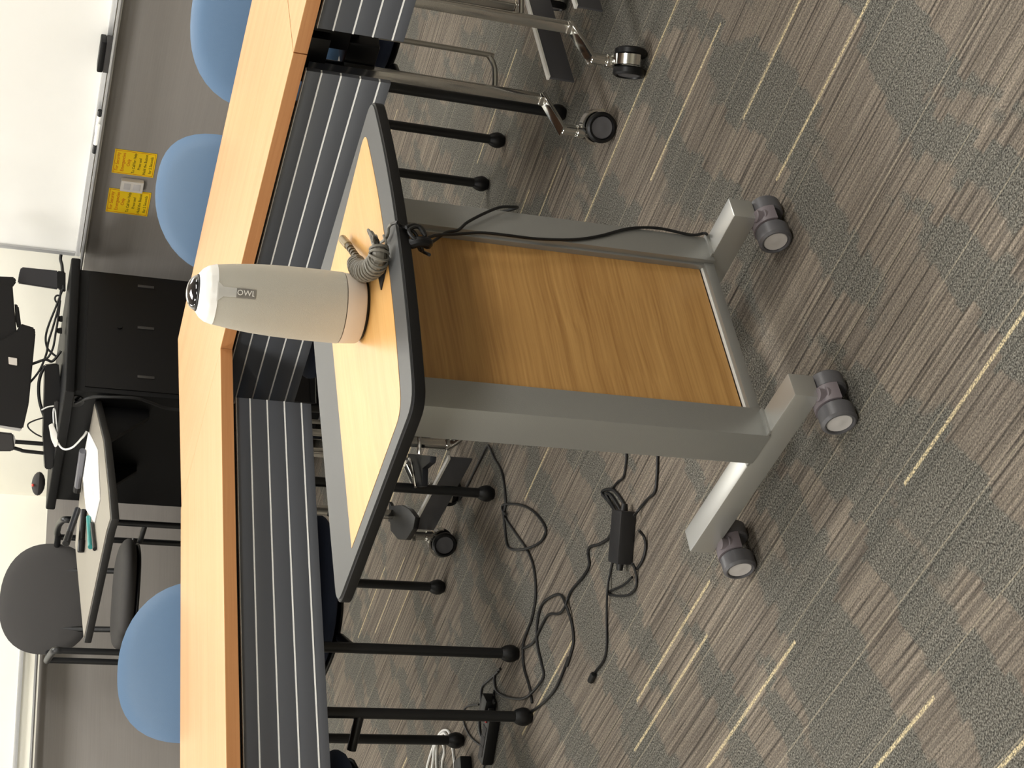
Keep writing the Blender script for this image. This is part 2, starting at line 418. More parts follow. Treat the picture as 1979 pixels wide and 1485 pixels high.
# yellow cards and the call button
def card(label, quadpx, mirror=False):
    ps = [wr(*q) for q in quadpx]           # top-left, top-right, bottom-right, bottom-left as seen upright
    cx = sum(p.x for p in ps)/4; cz = sum(p.z for p in ps)/4
    w_ = (abs(ps[0].x-ps[1].x)+abs(ps[3].x-ps[2].x))/2; h_ = (abs(ps[0].z-ps[3].z)+abs(ps[1].z-ps[2].z))/2
    t = thing('emergency_card', label, 'sign'); t.matrix_world = WR @ Matrix.Translation((cx, .007, cz))
    mb = MB(); mb.box(-w_/2, w_/2, 0, .0015, -h_/2, h_/2); mb.build('card', M_yellow, t)
    mb = MB(); e = .004
    for a in ((-w_/2+e, w_/2-e, -h_/2+e, -h_/2+e+.0015), (-w_/2+e, w_/2-e, h_/2-e-.0015, h_/2-e), (-w_/2+e, -w_/2+e+.0015, -h_/2+e, h_/2-e), (w_/2-e-.0015, w_/2-e, -h_/2+e, h_/2-e)):
        mb.box(a[0], a[1], .0015, .0019, a[2], a[3])
    mb.build('border_line', M_red, t)
    Mt = Matrix(((1, 0, 0, 0), (0, 0, 1, 0), (0, 1, 0, 0), (0, 0, 0, 1)))     # text upright, facing into the room
    rows = ['For Security', 'Emergencies', 'Only', 'To Call for Help', 'Press and', 'Hold the Button', 'for 2 Seconds']
    sz = [.118, .118, .118, .098, .098, .098, .098]
    zz = h_/2 - .1*h_
    for i, r_ in enumerate(rows):
        M = Matrix.Translation((0, .0021, zz)) @ Mt
        text_mesh('lettering', r_, h_*sz[i]*.98, M_red if i < 3 else M_print, M, t, ext=.0002)
        zz -= h_*.133
    return t, (cx, cz, w_, h_)
c1, i1 = card('yellow emergency card on the wall, right of the white call button', [(217, 331), (221, 286), (303, 294), (297, 341)])
c2, i2 = card('yellow emergency card on the wall, left of the white call button', [(204, 406), (211, 361), (292, 370), (285, 416)])
pb = wr(255, 353)
t = thing('call_button', 'small white wall call button box between two yellow cards', 'button'); t.matrix_world = WR @ Matrix.Translation((pb.x, .006, pb.z))
mb = MB(); mb.box(-.026, .026, 0, .022, -.042, .042, .004); mb.build('housing', M_dev, t)
mb = MB(); mb.box(-.014, .016, .0215, .0235, -.03, -.004, .0008); mb.build('push_button', M_hub, t)
mb = MB(); mb.box(-.014, .016, .0215, .0228, .006, .03, .0004); mb.build('label_plate', M_hub, t)

# ------------------------------------------------------------------ tables
YTL, YTR = R(36.8), R(134.0)
tdL = Vector((math.cos(YTL), math.sin(YTL), 0)); tnL = Vector((-tdL.y, tdL.x, 0))
tdR = Vector((math.cos(YTR), math.sin(YTR), 0)); tnR = Vector((-tdR.y, tdR.x, 0))*-1
C0 = Vector((.02, 3.745, 0))
TZ, TT, TD = .737, .028, .61

def caster(parent, x, y, rz, r=.034, chrome=True, name='caster', ztop=.13):
    """twin-wheel caster as one part with sub-parts"""
    M = Matrix.Translation((x, y, 0)) @ Matrix.Rotation(rz, 4, 'Z')
    mb = MB()
    mb.cyl(M @ Vector((0, 0, r*1.5)), M @ Vector((0, 0, ztop)), .0105, 16, .001)
    mb.cyl(M @ Vector((0, 0, ztop-.03)), M @ Vector((0, 0, ztop-.012)), .014, 16, .001)
    # hood: arc over the wheels
    hb = bmesh.new(); n = 14; w_ = .011
    ri, ro = (r*1.05, r*1.2) if chrome else (r*.3, r*1.08); off = r*.45
    rows = []
    for i in range(n+1):
        a = R(-10)+R(185)*i/n
        rows.append([hb.verts.new(M @ Vector((sx*(w_ if chrome else w_*1.4), off+q*math.cos(a), r+q*math.sin(a)))) for q, sx in ((ri, -1), (ri, 1), (ro, 1), (ro, -1))])
    for a_, b_ in zip(rows, rows[1:]):
        for k in range(4): hb.faces.new((a_[k], a_[(k+1) % 4], b_[(k+1) % 4], b_[k]))
    hb.faces.new(rows[0]); hb.faces.new(rows[-1][::-1]); bmesh.ops.recalc_face_normals(hb, faces=hb.faces)
    mb.merge(hb)
    c = mb.build(name, M_chrome if chrome else M_hood, parent)
    for sx in (-1, 1):
        Mw = M @ Matrix.Translation((sx*(.0125 if chrome else .015), off, r)) @ Matrix.Rotation(sx*PI/2, 4, 'Y')
        W = .017 if chrome else .030
        mb = MB(); mb.lathe([(0, 0), (r-.003, 0), (r, .003), (r, W-.004), (r-.004, W), (r*.78, W), (r*.74, W-.004), (0, W-.006)], 28, Mw, cap=False)
        wh = mb.build('wheel', M_wheel if not chrome else M_black, c)
        mb = MB(); mb.lathe([(r*.72, W-.0035), (r*.68, W-.0025), (r*.2, W-.004), (0, W-.002)], 24, Mw, cap=False)
        mb.build('hub', M_hub if not chrome else M_wheel, c)
    return c

def table_leg(parent, x, rzf, rzr):
    """folding leg frame near one end: posts, base plate and casters"""
    for sgn, y0, yc, rz in ((1, .13, .04, rzf), (-1, .48, .57, rzr)):
        mb = MB(); mb.box(x-.011, x+.011, y0-.008, y0+.008, .145, TZ-TT-.004, .002)
        a = Vector((x, y0, .145)); b = Vector((x-.006, yc, .118))
        d = b-a; Mj = Matrix.Translation((a+b)/2) @ d.to_track_quat('Y', 'Z').to_matrix().to_4x4()
        mb.box(-.013, .013, -d.length/2-.010, d.length/2+.010, -.005, .005, .002, Mj)
        mb.box(x-.012, x+.012, y0-.011, y0+.009, .138, .158, .005, seg=3)
        mb.cyl((x-.006, yc, .085), (x-.006, yc, .118), .012, 18, .002)
        mb.build('leg', M_chrome, parent)
        caster(parent, x-.006, yc, R(rz), chrome=True, ztop=.095)
    mb = MB(); mb.box(x+.004, x+.016, .20, .56, .121, .127, .001); mb.build('base_bar', M_owlw, parent)
    mb = MB(); mb.box(x+.0075, x+.0125, .20, .56, .062, .121, .001); mb.build('base_plate', M_plate, parent)
    mb = MB(); mb.tube([(x+.045, .2, .68), (x+.045, .2, .30), (x+.043, .195, .275), (x+.03, .175, .262), (x+.004, .145, .258)], .006, 10, 5); mb.build('fold_rod', M_chromed, parent)
    mb = MB(); mb.box(x-.02, x+.06, .14, .22, .53, .60, .008); mb.box(x-.03, x+.05, .10, .52, TZ-TT-.03, TZ-TT-.006, .003); mb.build('pivot_bracket', M_black, parent)

def table(label, M, x0, x1, panel, legs, end_skew=0.0, group='maple nesting tables set in a corner'):
    t = thing('training_table', label, 'table', group=group); t.matrix_world = M
    e = .0022
    pts = [(x0, 0), (x1, 0), (x1+end_skew, TD), (x0, TD)]
    mb = MB(); mb.prism([(p[0], p[1]) for p in pts], TZ-TT, TZ-.0015, .0)
    mb.build('tabletop_edge', M_tedge, t)
    mb = MB(); mb.prism([(p[0], p[1]) for p in pts], TZ-.0014, TZ, .0)
    mb.build('tabletop', M_table, t)
    # modesty panel of five slats with pale strips between
    px0, px1 = panel; zs = [.697, .664, .6235, .5825, .5415, .516]; y0 = .03
    for i in range(5):
        mb = MB(); mb.box(px0, px1, y0, y0+.012, zs[i+1]+.0018, zs[i]-.0018, .001); mb.build('slat', M_slat, t)
        mb = MB(); mb.box(px0, px1, y0-.0006, y0+.010, zs[i]-.0016, zs[i]+.0016 if i else zs[i], .0); mb.build('groove_and_highlight_strip', M_white_strip, t)  # topmost strip is a painted highlight on the panel's upper edge
    mb = MB(); mb.box(px0+.1, px1-.1, y0+.012, y0+.03, .69, TZ-TT-.002, .001); mb.build('panel_hinge', M_black, t)
    for q in legs: table_leg(t, *q)
    return t
def frame2(o, d, n): return Matrix(((d.x, n.x, 0, o.x), (d.y, n.y, 0, o.y), (0, 0, 1, 0), (0, 0, 0, 1)))
# x runs left to right as seen, y away from us
TML = frame2(C0, tdL, tnL)
TMR = frame2(C0, -tdR, tnR)
sk = -TD*math.tan(YTR-YTL-PI/2)
table('maple topped nesting table at the left, nearest the black chair legs', TML, -1.524, -.001, (-1.40, -.117), [(-.135, 150, 44), (-1.434, 160, 0)], end_skew=sk)
table('maple topped nesting table running from the corner to the right behind the rolling cart', TMR, -.605, .858, (-.45, .80), [(.75, -53, 40), (-.50, 200, 30)])
table('maple topped nesting table at the far right, joined end to end with its neighbour', TMR, .861, 2.385, (.905, 2.30), [(.942, -134, 20), (2.31, 160, 10)])

for nm_, xa, xb in (('training_table.001', .785, .857), ('training_table.002', .862, .925)):
    o_ = bpy.data.objects[nm_]
    mb = MB(); mb.box(xa, xb, .16, .24, .575, TZ-TT-.004, .006); mb.box(xa+.008, xb-.008, .13, .16, .60, .66, .004); mb.build('joint_bracket', M_black, o_)
    mb = MB(); mb.box(xa+.006, xb-.006, .075, .55, .652, TZ-TT-.002, .002); mb.build('end_rail', M_black, o_)
    mb = MB(); mb.box(xa+.004, xb-.012, .118, .13, .655, .672, .002); mb.build('latch_plate', M_chromed, o_)
tl_ = [o for o in COL.objects if o.name == 'training_table'][0]
iL = TML.inverted()
def lpart(pxs, z0, z1, name, m, bev=.004):
    ps = [iL @ at(x, y, z1) for x, y in pxs]
    mb = MB(); mb.prism([(p.x, p.y) for p in ps], z0, z1, bev); return mb.build(name, m, tl_)
lpart([(752, 978), (776, 976), (790, 984), (802, 1000), (798, 1022), (784, 1044), (768, 1043), (754, 1026)], .185, .20, 'release_pedal', M_black)
lpart([(752, 970), (760, 985), (760, 1012), (750, 1008)], .188, .197, 'pedal_arm', M_black, .001)
lpart([(788, 877), (832, 882), (830, 894), (816, 906), (815, 940), (804, 942), (796, 900), (786, 896)], .20, .216, 'pivot_plate', M_darkmet, .002)
mb = MB(); mb.tube([iL @ at(x, y, .23) for x, y in ((782, 900), (788, 888), (793, 890), (798, 912), (803, 942))], .004, 8, 5); mb.build('lock_spring', M_chrome, tl_)
mb = MB(); mb.tube([iL @ at(x, y, .24) for x, y in ((810, 842), (811, 860), (810, 878))], .005, 8, 3); mb.build('lock_spring', M_chrome, tl_)

# ------------------------------------------------------------------ chairs
def chair(label, fl, fr, rl=None, seat_mat=M_seatshade, back_mat=M_blue, group=None, W=.47, D=.46, sz=.45, top=.87, tube=M_blacktube, M=None, armz=.655, bw=.245, bh=.19):
    """x across, y to the back; front legs at y=0"""
    t = thing('armchair', label, 'chair', group=group); t.matrix_world = M
    h = W/2
    for x in (-h, h):
        for y in (0, D):
            mb = MB(); zt = armz-.02 if y == 0 else armz-.015
            mb.cyl((x, y, .02), (x, y, zt), .0125, 18); lg = mb.build('leg', tube, t)
            mb = MB(); mb.lathe([(0, 0), (.014, .001), (.0205, .012), (.0215, .022), (.018, .034), (.0135, .042), (0, .043)], 20, Matrix.Translation((x, y, 0)), cap=False)
            mb.build('glide_ball', M_black, lg)
        sg = 1 if x > 0 else -1
        mb = MB(); mb.tube([(x, 0, armz-.03), (x, .004, armz-.006), (x+sg*.004, .05, armz), (x+sg*.012, .2, armz+.004), (x+sg*.008, .36, armz), (x-sg*.0, D-.03, armz-.006), (x-sg*.03, D+.03, armz-.01)], .0135, 12, 6)
        mb.build('armrest', tube, t)
        for y in (.06, D-.06):
            mb = MB(); mb.cyl((x, y if y > .2 else 0.0, sz-.045), (x-sg*.06, y, sz-.035), .011, 12); mb.build('seat_bracket', tube, t)
    # seat cushion: rounded pad, slightly domed
    def pad(cx, cy, cz, a, b_, th, n=2.8):
        m = bmesh.new(); N = 40; K_ = 9; rings = []
        for k in range(K_+1):
            ph = -PI/2+PI*k/K_; rr = max(math.cos(ph), 0)**.35; z = cz+th/2*math.sin(ph)
            if rr < 1e-3: rings.append([m.verts.new((cx, cy, z))]); continue
            ring = []
            for i in range(N):
                an = 2*PI*i/N; c, s_ = math.cos(an), math.sin(an)
                q = (abs(c)**n+abs(s_)**n)**(-1/n)
                ring.append(m.verts.new((cx+a*q*c*(.93+.07*rr if rr else 0)*rr**.5, cy+b_*q*s_*rr**.5, z)))
            rings.append(ring)
        for A, B in zip(rings, rings[1:]):
            for i in range(N):
                j = (i+1) % N
                if len(A) == 1: m.faces.new((A[0], B[i], B[j]))
                elif len(B) == 1: m.faces.new((A[i], A[j], B[0]))
                else: m.faces.new((A[i], A[j], B[j], B[i]))
        bmesh.ops.recalc_face_normals(m, faces=m.faces); return m
    mb = MB(); mb.merge(pad(0, .21, sz, h-.035, .23, .06)); mb.build('seat', seat_mat, t, ang=60)
    mb = MB(); mb.merge(pad(0, .21, sz-.035, h-.05, .21, .02)); mb.build('seat_shell', M_black, t, ang=60)
    # backrest: rounded shell curved around the sitter
    zc = top-bh
    def back(off, sc=1.0, bulge=.0):
        m = bmesh.new(); N = 48; Rn = 12; g = []
        for side in (0, 1):
            rings = []
            for k in range(Rn+1):
                q = k/Rn
                ring = []
                for i in range(N):
                    an = 2*PI*i/N; c, s_ = math.cos(an), math.sin(an)
                    e = 2.35; s0 = (abs(c)**e+abs(s_)**e)**(-1/e)
                    x = bw*sc*q*s0*c; z = bh*sc*q*s0*s_
                    y = D+.03-.9*x*x+.10*(z+bh)/(2*bh)
                    th = .020*(max(0, 1-q**4))**.5
                    ring.append(m.verts.new((x, y+off+(th if side else -th-bulge*(1-q*q)), zc+z)))
                rings.append(ring)
            g.append(rings)
        for side in (0, 1):
            rg = g[side]
            for A, B in zip(rg, rg[1:]):
                for i in range(N):
                    j = (i+1) % N; m.faces.new((A[i], A[j], B[j], B[i]))
        bmesh.ops.remove_doubles(m, verts=m.verts, dist=.0004)
        bmesh.ops.recalc_face_normals(m, faces=m.faces); return m
    mb = MB(); mb.merge(back(0, 1, .008)); mb.build('backrest', back_mat, t, ang=70)
    for x in (-.12, .12):
        mb = MB(); mb.cyl((x, .40, sz-.045), (x, D+.05, zc-.02), .012, 12); mb.build('back_support', tube, t)
    return t
def chair_frame(fl, fr):
    """fl: front leg on the left as seen, fr: on the right; the back lies away from us"""
    x = (fr-fl).normalized(); y = Vector((-x.y, x.x, 0)); o = (fl+fr)/2
    return frame2(Vector((o.x, o.y, 0)), x, y)
def P2(x, y): return Vector((x, y, 0))
A_fl = P2(-.639, 3.525); A_fr = P2(-.285, 3.82)
G = 'blue-backed armchairs pushed in under the tables'
chair('blue-backed armchair tucked under the left table, its whole curved back showing', 0, 0, group=G, M=chair_frame(A_fl, A_fr), W=(A_fr-A_fl).length, top=.866, bw=.232)
B_fr = P2(-.76, 3.395); B_fl = B_fr + (A_fl-A_fr)
chair('blue-backed armchair half out of frame under the left table, only black legs and seat showing', 0, 0, group=G, M=chair_frame(B_fl, B_fr), W=(A_fr-A_fl).length)
C_rr = P2(.538, 4.12)
xd = -tdR; yd = tnR
C_fr = C_rr - yd*.46; C_fl = C_fr - xd*.46
chair('blue-backed armchair behind the middle table, between the yellow cards and the white camera', 0, 0, group=G, M=chair_frame(C_fl, C_fr), W=.46, top=.86)
D_fl, D_rl = P2(.657, 3.552), P2(.645, 4.012)
yq = (D_rl-D_fl).normalized(); xq = Vector((yq.y, -yq.x, 0)); D_fr = D_fl + xq*.47
chair('blue-backed armchair at the far right end, cut by the edge of the picture', 0, 0, group=G, M=chair_frame(D_fl, D_fr), W=.47, top=.835)

# ------------------------------------------------------------------ rolling cart
CA = R(42); ca = Vector((math.cos(CA), math.sin(CA), 0)); cb = Vector((-ca.y, ca.x, 0))
CO = Vector((.024, 2.121, 0)); CM = frame2(CO, ca, cb)
cart = thing('rolling_cart', 'grey rolling cart with oak panel and black-edged top, in the foreground', 'cart'); cart.matrix_world = CM
CT = .72
def arc_front(x0, x1, y0, bulge, n=16):
    return [(x0+(x1-x0)*i/n, y0-bulge*(1-abs(2*i/n-1)**2.0)) for i in range(n+1)]
def rounded(poly, idx, r):
    """round the corners with the given indices"""
    out = []; n = len(poly)
    for i, p in enumerate(poly):
        if i in idx:
            a, c = Vector(poly[i-1]), Vector(poly[(i+1) % n]); p = Vector(p)
            u, v = (a-p), (c-p); rr = min(r, u.length*.8, v.length*.8); u.normalize(); v.normalize()
            for k in range(7):
                t_ = k/6; out.append(tuple((p+u*rr)*(1-t_)**2 + p*2*t_*(1-t_) + (p+v*rr)*t_**2))
        else: out.append(tuple(p))
    return out
outer = arc_front(-.103, .536, -.022, .029)
outer = outer[:1]+outer[1:-1]+outer[-1:]+[(.522, .452), (-.127, .452)]
outer = rounded(outer, (0, 16, 17, 18), .035)
def grow(poly, k):
    cx = sum(p[0] for p in poly)/len(poly); cy = sum(p[1] for p in poly)/len(poly)
    return [((p[0]-cx)*k+cx, (p[1]-cy)*k+cy) for p in poly]
mb = MB(); mb.prism(outer, CT-.019, CT-.0022, .003, seg=3); top = mb.build('edge_band', M_blackedge, cart)
mb = MB(); mb.prism(grow(outer, .988), CT-.0025, CT, 0); mb.build('tabletop', M_greytop, cart)
inlay = arc_front(-.074, .511, .030, .026)+[(.452, .330), (-.092, .335)]
inlay = rounded(inlay, (0, 16), .03)
mb = MB(); mb.prism(inlay, CT-.001, CT+.0006, 0); mb.build('wood_inlay', M_inlay, cart)
PTOP = CT-.019
for k, x in enumerate((0.0, .385)):
    mb = MB(); mb.box(x-.004, x+.053, .096, .168, .098, PTOP, .003, seg=2); mb.build('side_post', M_grey, cart)
    fx = 0.0 if k == 0 else .393
    mb = MB(); mb.box(fx, fx+.044, 0, .42, .058, .102, .003); mb.build('foot', M_foot, cart)
    mb = MB(); mb.box(fx-.003, fx+.047, .088, .176, .1015, .106, .001); mb.build('weld_plate', M_grey, cart)
    # inner lip that holds the panel
    lx = .053 if k == 0 else .376
    mb = MB(); mb.box(lx, lx+.006, .106, .150, .11, PTOP, .001); mb.build('panel_channel', M_grey, cart)
mb = MB(); mb.box(.059, .376, .116, .134, .122, PTOP); mb.build('wood_panel', M_panelw, cart)
mb = MB(); mb.box(.055, .381, .103, .150, .098, .117, .002); mb.build('bottom_rail', M_grey, cart)
mb = MB(); mb.box(.057, .379, .112, .116, .117, .1195, 0); mb.build('rail_highlight_strip', M_owlw, cart)  # white strip stands in for the highlight along the panel's lower edge
for x, y, r_ in ((.006, .002, 0), (.398, 0, 0), (-.004, .385, 0), (.398, .385, 0)):
    caster(cart, x, y, 0, r=.0285, chrome=False, ztop=.062)
# small strap holder bolted under the front edge
mb = MB(); mb.tube([(.18, -.045, CT-.02), (.18, -.052, CT-.032), (.182, -.050, CT-.044), (.19, -.04, CT-.048)], .008, 10, 5); mb.build('cable_clip', M_black, cart)

# cords that hang along the front of the cart
cpl = CO + cb*.085
def cp(x, y, rec=.085):
    return on(x, y, CO+cb*rec, cb)
hang = thing('hanging_cord', 'black cord hanging from the cart edge down its right post', 'cable')
pts = [at(757, 433, CT+.006), at(768, 430, CT+.007), CM @ Vector((.205, -.056, CT-.005)), CM @ Vector((.198, -.052, CT-.026)), CM @ Vector((.186, -.03, CT-.043)), cp(808, 472, .04), cp(838, 456, .06), cp(880, 453), cp(930, 450), cp(980, 455), cp(1040, 462, .093), cp(1110, 463, .093), cp(1160, 456, .093), cp(1215, 442, .093), cp(1270, 441, .093), cp(1335, 454, .093), cp(1360, 451, .088), cp(1366, 453, .08)]
mb = MB(); mb.tube(pts, .0026, 8, 6); mb.build('cord', M_cord, hang)
hang2 = thing('hanging_cord', 'shorter black cord from the cart clip slanting behind its right post', 'cable')
pts = [CM @ Vector((.172, -.036, CT-.05)), cp(810, 480, .04), cp(835, 468, .07), cp(862, 450), cp(885, 445), cp(903, 430), cp(935, 413), cp(965, 401), cp(985, 400), cp(996, 403, .1), CM @ Vector((.455, .14, .52))]
mb = MB(); mb.tube(pts, .0026, 8, 6); mb.build('cord', M_cord, hang2)
hang3 = thing('cord_knot', 'black looped cord knot hanging under the cart edge', 'cable')
pts = [CM @ Vector(v) for v in ((.200, -.058, CT-.012), (.207, -.058, CT-.024), (.205, -.056, CT-.036), (.192, -.054, CT-.041), (.180, -.054, CT-.034), (.182, -.056, CT-.022), (.195, -.058, CT-.016), (.202, -.06, CT-.03), (.188, -.056, CT-.04))]
mb = MB(); mb.tube(pts, .003, 8, 6); mb.build('cord_loops', M_cord, hang3)

# ------------------------------------------------------------------ conference camera
op = at(702, 600, CT)
owl = thing('conference_camera', 'tall white mesh-clad conference camera with a black dome lens on the cart', 'camera', (op.x, op.y, CT+.001))
yaw = math.atan2(-op.y, -op.x)
owl.rotation_euler = (0, 0, yaw+PI/2)
mb = MB(); mb.lathe([(0, 0), (.046, 0), (.0475, .002), (.0475, .0055), (0, .0055)], 48, cap=False); mb.build('foot_ring', M_black, owl)
mb = MB(); mb.lathe([(0, .005), (.0505, .005), (.0525, .008), (.0545, .032), (.0548, .0355), (0, .0355)], 64, cap=False); mb.build('base', M_owlbase, owl)
H0, H1 = .0355, .229
prof = [(.0, H0), (.0546, H0)]
def orad(z):
    ts = [(0.0355, .0550), (.07, .0553), (.105, .0550), (.14, .0540), (.175, .0518), (.205, .0485), (.229, .0448), (.240, .0415), (.248, .0360), (.2525, .030)]
    for (a, ra), (b_, rb) in zip(ts, ts[1:]):
        if z <= b_: return ra+(rb-ra)*(z-a)/(b_-a)
    return ts[-1][1]
zs = [H0+.0015+(H1-H0-.0015)*i/24 for i in range(25)]
mb = MB(); mb.lathe([(0, H0+.001)]+[(orad(z)+.0002, z) for z in zs]+[(0, H1)], 72, cap=False); mb.build('fabric_body', M_owl, owl)
zz = [H1+(.2525-H1)*i/10 for i in range(11)]
mb = MB(); mb.lathe([(0, H1)]+[(orad(z)+.0009, z) for z in zz]+[(.029, .254), (0, .254)], 72, cap=False); mb.build('head_shell', M_owlw, owl)
mb = MB(); mb.lathe([(0, .2525), (.0285, .253), (.0275, .256), (.022, .259), (0, .2595)], 40, cap=False); mb.build('lens_ring', M_black, owl)
mb = MB(); mb.lathe([(.0265*math.cos(a*PI/20), .255+.0155*math.sin(a*PI/20)) for a in range(0, 11)], 40, cap=False); mb.build('lens_dome', M_glass, owl)
# tongue running down from the head with the maker's plate
def strip_on(z0, z1, hw0, hw1, off, m, name, ang0=0.0):
    def fn(u, v):
        z = z0+(z1-z0)*u; hw = hw0+(hw1-hw0)*u; r_ = orad(z)+off
        a = -PI/2+ang0+(v-.5)*2*hw/r_
        return Vector((r_*math.cos(a), r_*math.sin(a), z))
    mb = MB(); mb.sheet(fn, 14, 6, .0006); return mb.build(name, m, owl)
TA = R(7)
strip_on(.231, .222, .016, .0075, .0012, M_owlw, 'tongue', TA); strip_on(.223, .203, .0075, .0068, .0012, M_owlw, 'tongue', TA)
strip_on(.203, .175, .0075, .0072, .0011, M_gcord if False else mat('plate_grey', (168, 164, 156), .5), 'name_plate', TA)
Mt = Matrix(((1, 0, 0, 0), (0, 0, -1, 0), (0, 1, 0, 0), (0, 0, 0, 1)))
r_ = orad(.189)+.0020
Mp = Matrix.Rotation(TA, 4, 'Z') @ Matrix.Translation((0, -r_, .189)) @ Mt @ Matrix.Rotation(-PI/2, 4, 'Z')
text_mesh('lettering', 'OWL', .0118, M_owlw, Mp, owl, ext=.0003)

# coiled grey cable with its plug, on the cart
coil = thing('cable_bundle', 'grey cable wound in a tight coil with a barrel plug, beside the white camera', 'cable')
path = [at(688, 508, CT+.016), at(694, 520, CT+.017), at(706, 524, CT+.018), at(722, 516, CT+.018), at(732, 498, CT+.019), at(732, 478, CT+.02)]
P = []
m_ = len(path)
N_ = 260; turns = 17
for i in range(N_+1):
    u = i/N_*(m_-1); k = min(int(u), m_-2); t_ = u-k
    a, b_, c, d = path[max(k-1, 0)], path[k], path[k+1], path[min(k+2, m_-1)]
    p = .5*((2*b_)+(c-a)*t_+(2*a-5*b_+4*c-d)*t_*t_+(3*b_-a-3*c+d)*t_**3)
    tg = (.5*((c-a)+2*(2*a-5*b_+4*c-d)*t_+3*(3*b_-a-3*c+d)*t_*t_)).normalized()
    n1 = tg.cross(Vector((0, 0, 1))).normalized(); n2 = n1.cross(tg)
    an = 2*PI*turns*i/N_; rr = .0125+.003*math.sin(PI*i/N_)
    P.append(p+n1*rr*math.cos(an)+n2*rr*math.sin(an))
mb = MB(); mb.tube(P, .0021, 6, 0); mb.build('coil', M_gcord, coil)
mb = MB(); mb.tube(path, .0105, 10, 4); mb.build('coil_core', M_gcord, coil)
L0 = at(726, 468, CT+.022)
for k in range(5):
    ax = (at(715+3*k, 455+2*k, CT+.028)-L0)
    pts = []
    for i in range(13):
        a = 2*PI*i/12
        pts.append(L0+ax*(.5-.5*math.cos(a))*1.0+Vector((.012*math.sin(a)*math.cos(k*.5), .012*math.sin(a)*math.sin(k*.5+.4), .006*math.sin(a+k))))
    mb = MB(); mb.tube(pts, .0019, 6, 3); mb.build('loose_loop', M_gcord, coil)
mb = MB(); mb.tube([at(693, 503, CT+.017), at(681, 487, CT+.014), at(672, 473, CT+.013)], .0052, 12, 4); mb.build('plug_sleeve', mat('plug_brown', (74, 64, 46), .45), coil)
for k in range(5):
    q = at(692-3.6*k, 501-5*k, CT+.0165-.0007*k); q2 = at(690.6-3.6*k, 499-5*k, CT+.0165-.0007*k)
    mb = MB(); mb.cyl(q, q2, .0062, 12); mb.build('plug_rib', mat('plug_brown', (74, 64, 46), .45), coil)
mb = MB(); mb.cyl(at(673, 475, CT+.013), at(662, 462, CT+.012), .007, 16, .001); mb.build('plug_head', mat('plug_tan', (136, 120, 88), .35, .3), coil)
mb = MB(); mb.tube([at(722, 470, CT+.01), at(738, 468, CT+.006), at(749, 455, CT+.005), at(751, 440, CT+.006), at(757, 433, CT+.006)], .0024, 8, 6); mb.build('lead', M_gcord, coil)
mb = MB(); mb.tube([at(741, 455, CT+.012), at(746, 470, CT+.01), at(742, 485, CT+.008), at(748, 498, CT+.006)], .0018, 8, 6); mb.build('lead', M_gcord, coil)
a_ = CM.inverted()
def cl(x, y): q = a_ @ at(x, y, CT); return (q.x, q.y)
mb = MB(); mb.prism([cl(731, 520), cl(738, 490), cl(747, 478), cl(750, 512), cl(745, 535), cl(739, 561)], CT+.0008, CT+.0028, 0, CM)  # black strap end, outline widened to include the shadow beside the coil
mb.build('strap_tail_and_shadow', M_black, coil)

# ------------------------------------------------------------------ cables and adapters on the carpet
def z8(x, y, z=.0035): return at(740+x/2.97, 820+y/2.97, z)
def z9(x, y, z=.0035): return at(600+x/3.858, 1100+y/3.858, z)
def cable(label, pts, r=.0033, m=M_cord, name='floor_cable', extra=None, cat='cable', group=None):
    t = thing(name, label, cat, group=group)
    mb = MB(); mb.tube(pts, r, 8, 6); mb.build('cord', m, t)
    return t
cable('thin black cable snaking over the carpet from behind the cart to the chair legs', [z8(440, 430), z8(480, 360), z8(545, 230), z8(595, 132, .006), z8(612, 134, .006), z8(640, 200), z8(685, 285), z8(704, 440), z8(700, 530), z8(762, 628), z8(822, 715), z8(862, 810), z8(877, 960), z8(858, 1100), z8(810, 1240), z9(1583, 620), z9(1592, 740), z9(1632, 880), z9(1652, 1000)])
cable('black cable loop lying open on the carpet behind the cart', [z8(706, 520, .008), z8(685, 490), z8(695, 462), z8(780, 462), z8(855, 495), z8(915, 560), z8(935, 620), z8(900, 680), z8(820, 716, .010), z8(742, 720), z8(712, 690), z8(700, 600), z8(690, 500, .01)])
cable('black cable looping between the power brick and the two near chair legs', [z9(1415, 745), z9(1375, 790), z9(1372, 860), z9(1395, 920), z9(1470, 958), z9(1580, 968), z9(1660, 915, .01), z9(1735, 805), z9(1720, 700), z9(1690, 560), z9(1690, 400), z9(1725, 270), z9(1800, 205), z9(1865, 195), z9(1905, 270, .009), z8(1085, 1150), z8(1092, 1260), z8(1055, 1390), z9(1925, 660), z9(1840, 870), z9(1760, 975), z9(1690, 1035), z9(1640, 1070)])
brick = thing('power_brick', 'black power brick lying on the carpet with its cords bundled', 'power adapter')
b0, b1 = at(1231, 990, 0), at(1223, 1093, 0)
bd = (b0-b1); Lb = bd.length; bd.normalize(); bn = Vector((-bd.y, bd.x, 0))
BM = frame2(b1, bd, bn); brick.matrix_world = BM
mb = MB(); mb.box(0, Lb, 0, .052, .0005, .034, .004); mb.build('housing', mat('brick_plastic', (30, 30, 32), .45), brick)
mb = MB(); mb.cyl((-.014, .026, .017), (0, .026, .017), .006, 12, r2=.008); mb.cyl((Lb, .026, .017), (Lb+.014, .026, .017), .008, 12, r2=.006); mb.build('strain_relief', M_cord, brick)
cable('black mains cord from the power brick wriggling to the near chair leg', [z8(1345, 560, .006), z8(1320, 615), z8(1290, 660), z8(1240, 690), z8(1190, 705), z8(1176, 740), z8(1183, 810), z8(1150, 875), z8(1090, 945), z8(1062, 1000), z8(1045, 1050, .010), z8(1010, 1088), z8(950, 1095), z8(905, 1170), z8(862, 1255), z8(800, 1290)])
